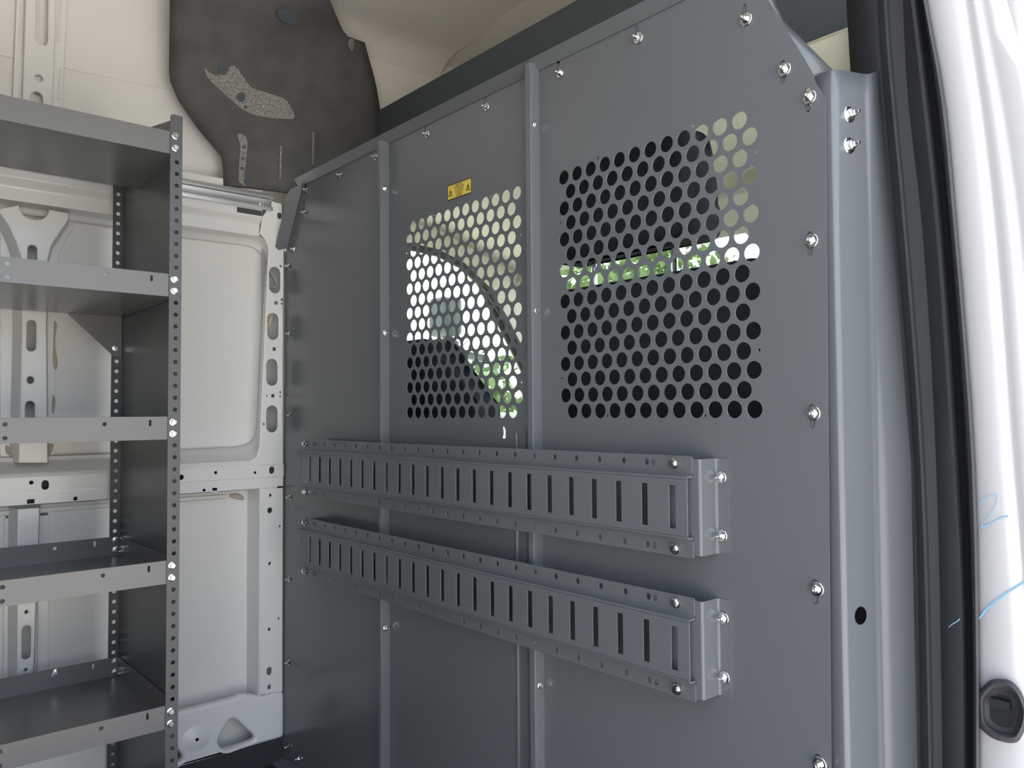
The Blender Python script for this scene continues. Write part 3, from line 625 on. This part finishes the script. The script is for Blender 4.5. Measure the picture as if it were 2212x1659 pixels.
# ================================================================== SHELVING UNIT
XS, YE, XB = .4943, -.478, .030
su = thing('shelving_unit', 'grey steel shelving unit with lipped trays standing along the white side wall', 'shelving', (.26, -1.1, 0))
YF = -1.78
def end_panel(y, sgn):
    pz = ony(325, 275, YE); pts = [(XB, .0), (XS, .0), (XS, 1.7387)]
    k = (1.7387-pz.z)/(XS-.004-pz.x)
    pts += [(XS-.006, 1.7387), (XB, max(1.36, 1.7387-k*(XS-XB)))]
    H = []
    for u in (306, 327):
        x = ony(u, 800, YE).x
        for i in range(48): H.append(circ(x, .06+i*.0266, .0016, 6))
    geo_obj('end_panel', sheet_y(pts, H, y, .0018), 'upright', su)
    yw = .0262*sgn
    ys = sorted((y, y+yw)); ym = (ys[0]+ys[1])/2
    hz = [1.3653+i*.02655 for i in range(-52, 14)]
    geo_obj('front_upright', sheet_x(fillet([(ys[0], 0), (ys[1], 0), (ys[1], 1.7387), (ys[0], 1.7387)], [0, 0, .008, .008], 3), [circ(ym-.002*sgn, z, .0046, 12) for z in hz if .02 < z < 1.71], XS, .0022, .0006), 'upright', su)
    geo_obj('back_upright', sheet_x([(ys[0], 0), (ys[1], 0), (ys[1], 1.70), (ys[0], 1.70)], [circ(ym, z, .0052, 12) for z in hz if .02 < z < 1.68], XB, .0022), 'upright', su)
end_panel(YE, -1); end_panel(YF, 1)
ZL = [1.6990, 1.3764, 1.0578, .7404, .4245, .1070]
for i, zt_ in enumerate(ZL):
    zb_ = zt_-.0507; xbk = .149 if i == 0 else XB+.004
    def lip_holes(front):
        H = []
        if i == 0: return H
        for y in (-.5405, YF+.0605): H.append(slot(y, zt_-.0135, .0055, .0145))
        for y in (-.632, YF+.154): H.append(circ(y, zt_-.0150, .0045, 10))
        for y in (-.811, -1.13, -1.45):
            H += [circ(y, zt_-.0128, .0047, 10), circ(y, zt_-.0400, .0047, 10)]
        return H
    y0_, y1_ = YF+.002, YE-.0015
    G = [sheet_x(rect(y0_, zb_, y1_, zt_), lip_holes(True), XS-.0028, .0018)]
    G.append(box(xbk, y0_, zb_, XS-.0030, y1_, zb_+.0018))
    G.append(extrude(arc(XS-.0048, zb_+.0022, .0024, 180, 360, 6), 'y', y0_, y1_))
    G.append(box(XS-.010, y0_, zt_-.002, XS-.0020, y1_, zt_))
    G.append(sheet_x(rect(y0_, zb_, y1_, zt_), lip_holes(False), xbk, .0018))
    geo_obj('shelf_tray', G, 'shelf', su)
    if i: 
        geo_obj('tray_end', [sheet_y(rect(xbk, zb_, XS-.004, zt_), [], YE-.0032, .0015)], 'shelf', su)
BP = [(375, 293), (376, 319), (375, 603), (376, 628), (374, 912), (373, 937), (370, 1222), (370, 1248), (368, 1537), (368, 1563)]
for u, v in BP: p = onx(u, v, XS+.0012); bolt(su, (XS+.0012, YE-.0148, p.z), (1, 0, 0), 'hex', .92)
for u, v in [(249, 752), (249, 1166), (249, 1187), (248, 1428), (248, 1450), (120, 1452)]: p = onx(u, v, XB+.006); bolt(su, p, (1, 0, 0), 'nut', .78)
for u, v in [(267, 1190), (265, 1453)]: p = ony(u, v, YE-.004); bolt(su, p, (0, -1, 0), 'nut', .75)
# corner gusset under the second tray
ga_ = [YZ(u, v, XB+.004) for u, v in [(141, 673), (238, 763), (247, 770), (263, 770), (263, 679)]]
geo_obj('gusset', sheet_x([(min(y, YE-.002), z) for y, z in ga_], [], XB+.004, .0018), 'shelf', su)
# ================================================================== RIGHT-HAND DOOR PILLAR
def col(uv, y): return [ony(u, v, y) for u, v in uv]
VV = [-140, -70, 0, 75, 150, 235, 320, 410, 500, 625, 750, 875, 1000, 1150, 1300, 1480, 1659, 1880, 2100]
def interp(tab, v):
    if v <= tab[0][1]: a, b = tab[0], tab[1]
    elif v >= tab[-1][1]: a, b = tab[-2], tab[-1]
    else:
        for a, b in zip(tab, tab[1:]):
            if a[1] <= v <= b[1]: break
    i = tab.index(a); h = b[1]-a[1]; f = (v-a[1])/h
    if f < 0 or f > 1: return a[0]*(1-f)+b[0]*f
    sl = lambda p, q: (q[0]-p[0])/(q[1]-p[1])
    m0 = (sl(a, b)+sl(tab[i-1], a))/2 if i else sl(a, b)
    m1 = (sl(a, b)+sl(b, tab[i+2]))/2 if i+2 < len(tab) else sl(a, b)
    return (2*f**3-3*f*f+1)*a[0]+(f**3-2*f*f+f)*h*m0+(3*f*f-2*f**3)*b[0]+(f**3-f*f)*h*m1
def colT(tab, y, du=0): return [ony(interp(tab, v)+du, v, y) for v in VV]
T_in = [(1880, -140), (1888, 0), (1897, 150), (1926, 500), (1967, 1000), (1981, 1659), (1986, 2100)]
T_rg = [(1905, -140), (1911, 0), (1921, 145), (1952, 480), (1990, 1000), (2008, 1659), (2013, 2100)]
T_f2 = [(1948, -140), (1956, 0), (1966, 200), (1997, 480), (2028, 1000), (2042, 1659), (2046, 2100)]
T_se = [(1964, -140), (1975, 0), (1986, 90), (2029, 490), (2063, 1000), (2078, 1300), (2082, 1659), (2083, 2100)]
T_ou = [(1980, -140), (2001, 0), (2039, 211), (2066, 490), (2084, 699), (2105, 1000), (2114, 1357), (2115, 1659), (2116, 2100)]
pf = tag(geo_obj('pillar_trim', loft([colT(T_in, .155, -60), colT(T_in, .125), colT(T_in, .132, 8), colT(T_rg, .122, -7), colT(T_rg, .118), colT(T_rg, .126, 9), colT(T_f2, .128, -6), colT(T_f2, .122), colT(T_f2, .108, 10), colT(T_se, .094, -8), colT(T_se, .093), colT(T_se, .105, 5), colT(T_se, .12, 14)]), 'trim'),
         'black grained trim down the body pillar beside the door opening', 'trim panel'); thicken(pf, .004, -1)
geo_obj('trim_bead', tube(colT(T_rg, .117, 1), .0022, 6), 'grit', pf)
ds = thing('door_seal', 'black rubber door seal running down the white pillar edge', 'seal', (1.91, .09, 0))
def lerpT(A, B, t): return [(interp(A, v)*(1-t)+interp(B, v)*t, v) for v in VV]
q1, q2, q3, q4 = (lerpT(T_se, T_ou, t) for t in (.18, .42, .55, .70))
geo_obj('seal_groove', loft([colT(q1, .112), colT(q2, .104), colT(q3, .100), colT(q3, .094, 1), colT(q4, .098)]), 'rubber', ds)
sl_ = geo_obj('seal_lip', loft([colT(q3, .100), colT(q4, .088), colT(T_ou, .084, -6), colT(T_ou, .088), colT(T_ou, .110, 2)]), 'grit', ds); thicken(sl_, .002, -1)
# white jamb, stamped ridges
J = [(2068, -140), (2087, 0), (2130, 300), (2151, 490), (2190, 1000), (2215, 1300), (2235, 1659), (2250, 2100)]
J2 = [(2060, -140), (2077, 0), (2122, 211), (2165, 500), (2205, 1000), (2230, 1659), (2245, 2100)]
J3 = [(2105, -140), (2125, 0), (2170, 240), (2206, 500), (2245, 1000), (2265, 1659), (2275, 2100)]
J4 = [(2142, -140), (2165, 0), (2213, 170), (2255, 500), (2300, 1000), (2320, 1659), (2330, 2100)]
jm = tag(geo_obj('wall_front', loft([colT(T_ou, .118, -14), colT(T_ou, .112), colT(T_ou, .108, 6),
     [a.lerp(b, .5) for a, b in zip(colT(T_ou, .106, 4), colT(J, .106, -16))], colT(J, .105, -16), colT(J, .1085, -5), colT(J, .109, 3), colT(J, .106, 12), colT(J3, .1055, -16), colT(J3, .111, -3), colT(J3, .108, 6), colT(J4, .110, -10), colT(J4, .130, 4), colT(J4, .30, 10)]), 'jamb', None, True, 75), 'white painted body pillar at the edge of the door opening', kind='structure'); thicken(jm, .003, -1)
def jpt(u, v, y=.1045): return ony(u, v, y)
def mark(name, pxl, wpx, parent, y=.1040):
    P = [Vector((u, v)) for u, v in pxl]; Lf, Rt = [], []
    for i, p in enumerate(P):
        d = (P[min(i+1, len(P)-1)]-P[max(i-1, 0)]).normalized(); n = Vector((-d.y, d.x))*wpx[i]/2
        Lf.append(jpt(*(p+n), y)); Rt.append(jpt(*(p-n), y))
    return geo_obj(name, loft([Lf, Rt]), 'chalk', parent)
def smooth_px(pl, n=5):
    out = []
    for i in range(len(pl)-1):
        p0, p1, p2, p3 = [Vector(pl[max(0, min(len(pl)-1, i+k))]) for k in (-1, 0, 1, 2)]
        for k in range(n):
            t = k/n; out.append(.5*((2*p1)+(p2-p0)*t+(2*p0-5*p1+4*p2-p3)*t*t+(3*p1-p0-3*p2+p3)*t**3))
    out.append(Vector(pl[-1])); return out
c2_ = smooth_px([(2116, 1090), (2128, 1078), (2140, 1070), (2150, 1069), (2153, 1078), (2147, 1096), (2134, 1118), (2120, 1137), (2128, 1137), (2142, 1130), (2160, 1119), (2178, 1115)])
mark('chalk_numeral', c2_, [1.6+1.2*(i > len(c2_)*.62) for i in range(len(c2_))], jm)
c3_ = smooth_px([(2115, 1337), (2130, 1318), (2150, 1300), (2180, 1277), (2212, 1258), (2240, 1244)])
mark('chalk_stroke', c3_, [4.5]*len(c3_), jm)
c4_ = smooth_px([(2049, 1355), (2058, 1348), (2068, 1342), (2073, 1337)])
mark('chalk_stroke', c4_, [1.2+.3*i/3 for i in range(len(c4_))], pf, .090)
# rubber buffer on the jamb
bf_ = thing('rubber_buffer', 'black moulded rubber buffer on the white pillar jamb', 'buffer', ony(2165, 1540, .10))
ou = fillet([(2108, 1500), (2140, 1466), (2182, 1467), (2205, 1490), (2222, 1535), (2216, 1575), (2200, 1604), (2180, 1606), (2145, 1597), (2112, 1570)], 14, 4)
def sc_px(P, k, dy=0): cx_, cy_ = 2166, 1537+dy; return [(cx_+(u-cx_)*k, cy_+(v-cy_)*k) for u, v in P]
rings = [(1.0, .106), (1.0, .098), (.95, .090), (.84, .087), (.76, .090), (.70, .102), (.45, .104)]
bb = geo_obj('buffer_body', loft([[ony(u, v, y) for u, v in sc_px(ou, k)]+[ony(*sc_px(ou, k)[0], y)] for k, y in rings]), 'grit', bf_, True, 60)
geo_obj('buffer_floor', ([ony(u, v, .1035) for u, v in sc_px(ou, .72)], [tuple(range(len(ou)))]), 'rubber', bf_)
p0, p1 = ony(2141, 1505, .1), ony(2184, 1534, .1)
geo_obj('buffer_pad', [box(p0.x, .094, p1.z, p1.x, .104, p0.z)], 'rubber', bf_)
# dark panel and raw board above the bracket
geo_obj('trim_2', loft([[ony(u, v, .20) for u, v in [(1742, 100), (1745, 150), (1790, 190)]], [ony(u, v, .20) for u, v in [(1885, 46), (1900, 152), (1900, 200)]]]), 'fibre')
tag(bpy.data.objects['trim_2'], 'raw tan fibre board in the gap above the joint bracket', kind='structure')
# ================================================================== CAB
cl = geo_obj('cab_floor', [box(-.1, .02, -.25, 1.95, 2.0, -.2)], 'floor'); tag(cl, kind='structure')
win = [YZ(u, v, -.05) for u, v in [(820, 528), (880, 537), (935, 549), (990, 577), (1040, 625), (1080, 690), (1108, 745), (1128, 800), (1140, 900), (1140, 985), (800, 985)]]
tag(geo_obj('trim_3', [box(-.075, .26, 1.74, -.045, 1.03, 2.42), box(1.885, .34, 1.74, 1.91, 1.03, 2.42)], 'roof'), 'beige lined cab sides above the doors', kind='structure')
dl = geo_obj('door_1', sheet_x([(.02, -.25), (2.15, -.25), (2.08, .90), (1.0, 1.62), (1.0, 1.80), (.02, 1.80)], [fillet(win, .02, 2)], -.05, .05, .008), 'cream'); tag(dl, "cream lined driver's door with its window", kind='structure')
wy = [p[0] for p in win]; wz = [p[1] for p in win]
geo_obj('window_seal', tube([(-.022, y, z) for y, z in win[:9]], .014, 8), 'grit', dl)
geo_obj('pane', sheet_x(rect(min(wy)-.02, min(wz)-.02, max(wy)+.02, max(wz)+.02), [], -.055, .004), 'glass', dl)
geo_obj('quarter_bar', tube([(-.04, *YZ(1030, 600, -.04)), (-.04, *YZ(1130, 800, -.04))], .012, 8), 'grit', dl)
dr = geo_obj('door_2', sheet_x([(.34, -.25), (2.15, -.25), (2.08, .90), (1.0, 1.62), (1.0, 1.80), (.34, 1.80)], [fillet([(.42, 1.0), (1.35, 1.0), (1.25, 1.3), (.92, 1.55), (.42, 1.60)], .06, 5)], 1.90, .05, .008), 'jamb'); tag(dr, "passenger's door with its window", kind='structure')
geo_obj('pane', sheet_x([(.40, .98), (1.37, .98), (1.27, 1.31), (.93, 1.57), (.40, 1.62)], [], 1.905, .004), 'glass', dr)
ws = geo_obj('window_1', [bent([(1.02, 1.60), (2.05, .93)], .005, 'x', 0.0, 1.84, .01, 2)], 'glass'); tag(ws, 'raked windscreen glass', kind='structure')
geo_obj('window_frame', [tube([(-.02, 1.0, 1.61), (-.02, 2.08, .92)], .045, 10), tube([(1.86, 1.0, 1.61), (1.86, 2.08, .92)], .045, 10), tube([(-.02, 1.01, 1.615), (1.86, 1.01, 1.615)], .018, 8)], 'cream', ws)
da = thing('dashboard', 'black plastic dashboard with steering wheel under the windscreen', 'dashboard', (.92, 1.72, -.2))
soft_box('dash_panel', 'dash', da, .92, 1.72, .375, 1.9, .62, 1.15, .08)
ring = [(.42+.19*math.cos(a), 1.20+.06*math.sin(a), .98+.175*math.sin(a)) for a in [2*math.pi*i/28 for i in range(28)]]
sw_ = geo_obj('steering_wheel', tube(ring, .015, 8, True), 'dash', da)
geo_obj('hub', tube([(.42, 1.17, .97), (.42, 1.24, .95), (.42, 1.46, .84)], [.06, .055, .02], 10), 'dash', sw_)
geo_obj('spoke', tube([(.24, 1.20, .98), (.60, 1.20, .98)], .014, 8), 'dash', sw_)
def seat(cx_, y0, label, head, top=1.33, wd=.54, tap=.22, zs=.12, bx=0.0):
    t = thing('cab_seat', label, 'seat', (cx_, y0+.25, -.2), 'cab seats')
    def shoulder(c):
        k = max(0, (c.z-zs)/.22); f = 1-tap*k*k; return Vector((c.x*f, c.y-(.03 if c.z > .2 else 0), c.z))
    soft_box('backrest', 'seat', t, cx_+bx, y0+.06, top-.38, wd, .15, .76, .055, 4, shoulder)
    soft_box('cushion', 'seat', t, cx_, y0+.36, .56, .54, .55, .18, .06)
    geo_obj('seat_base', [box(cx_-.24, y0+.1, -.2, cx_+.24, y0+.6, .50)], 'dash', t)
    if head:
        soft_box('headrest', 'seat', t, cx_, y0+.045, head[1], head[0], .11, head[2], .045, 4, lambda c: Vector((c.x*(1-.16*max(0, c.z/head[2]+.05)*1.6), c.y, c.z)))
        for s in (-1, 1): geo_obj('headrest_post', tube([(cx_+s*.11, y0+.05, top-.04), (cx_+s*.11, y0+.05, head[1]-head[2]/2+.03)], .0065, 8), 'zinc', t)
hp0, hp1 = ony(1272, 565, .20), ony(1455, 530, .20)
hc = (hp0.x+hp1.x)/2
seat(hc+.005, .155, 'dark seat behind the right perforated window with its large headrest', (.40, (ony(1400, 305, .2).z+ony(1400, 555, .25).z)/2, ony(1400, 305, .2).z-ony(1400, 555, .25).z), ony(1360, 594, .11).z, .60, .10, .22, .075)
seat(.37, .19, 'dark seat behind the left perforated window with rounded shoulder', None, 1.27, .66, .55, .16)
sv = thing('sun_visor', 'cream sun visor folded up under the cab headliner', 'sun visor', (1.35, .86, 1.60))
soft_box('visor_panel', 'cream', sv, 1.30, .83, 1.60, .46, .20, .022, .01, 3, lambda c: Vector((c.x, c.y, c.z-c.y*.42)))
geo_obj('visor_label', [box(1.42, .80, 1.574, 1.47, .84, 1.592)], 'yellow', sv)
mi = thing('wing_mirror', "grey wing mirror outside the driver's window", 'mirror', onx(962, 690, -.28))
mp = onx(962, 685, -.28)
soft_box('mirror_housing', 'trim', mi, mp.x, mp.y, mp.z, .13, .09, .16, .035)
geo_obj('mirror_arm', tube([mp+Vector((.0, 0, -.08)), mp+Vector((.12, .02, -.16)), mp+Vector((.22, .03, -.18))], .018, 8), 'trim', mi)
# ================================================================== OUTDOORS, seen through the cab
def tree(name, label, x, y, h, r, leafm, n=1500, grp=None, trunk=True, squash=.8):
    t = thing(name, label, 'tree' if trunk else 'shrub', (x, y, -.62), grp)
    rnd = random.Random(int(x*100+y*10)); V, F = [], []
    cz = -.62+h-r*squash if trunk else -.62+r*squash*.8
    for _ in range(n):
        d = Vector((rnd.gauss(0, 1), rnd.gauss(0, 1), rnd.gauss(0, 1))).normalized()*r*(rnd.uniform(.35, 1)**.6)*(1+.25*math.sin(5*rnd.random()))
        c = Vector((x+d.x, y+d.y, max(-.6, cz+d.z*squash))); s = rnd.uniform(.10, .22)*(1 if trunk else .7)
        a = Vector((rnd.gauss(0, 1), rnd.gauss(0, 1), rnd.gauss(0, 1))).normalized(); b = a.orthogonal().normalized()
        k = len(V); V += [c-a*s, c+b*s*.5, c+a*s, c-b*s*.5]; F.append((k, k+1, k+2, k+3))
    geo_obj('foliage', (V, F), leafm, t, False)
    if trunk:
        geo_obj('trunk', tube([(x, y, -.62), (x+.05, y, cz-r*.3), (x, y+.05, cz+r*.3)], [.16, .12, .04], 8), 'bark', t)
        for i in range(4):
            a = i*1.6; geo_obj('branch', tube([(x, y, cz-r*.4), (x+math.cos(a)*r*.5, y+math.sin(a)*r*.5, cz+r*.2)], [.06, .02], 6), 'bark', t)
tree('leafy_tree', 'leafy green tree seen through the driver window, leftmost of the trees', -15.5, 7.2, 3.0, 1.5, 'leaf', grp='trees beyond the cab')
tree('leafy_tree', 'leafy green tree outside between the window frame and the windscreen', -14, 11.0, 3.3, 1.7, 'leaf', grp='trees beyond the cab')
tree('leafy_tree', 'leafy green tree seen under the right headrest through the windscreen', -13.2, 17.5, 7.0, 2.9, 'leaf', 4200, grp='trees beyond the cab')
tree('leafy_tree', 'leafy green tree straight ahead through the right of the windscreen', -5.4, 23, 7.6, 3.1, 'leaf', 4200, grp='trees beyond the cab')
tree('flowering_shrub', 'orange flowering shrub before the grey wall through the driver window', -8.6, 6.4, 1.6, .75, 'orange', 500, None, False)
tree('leafy_shrub', 'green shrub beside the orange one before the grey wall', -8.6, 9.2, 1.6, .8, 'leaf', 500, None, False)
gw = geo_obj('garden_wall', [box(-11.2, 2, -.62, -10.95, 16, 1.0), box(-11.26, 2, 1.0, -10.89, 16, 1.08)], 'wallc'); tag(gw, 'low grey wall beyond the driver window', 'wall')
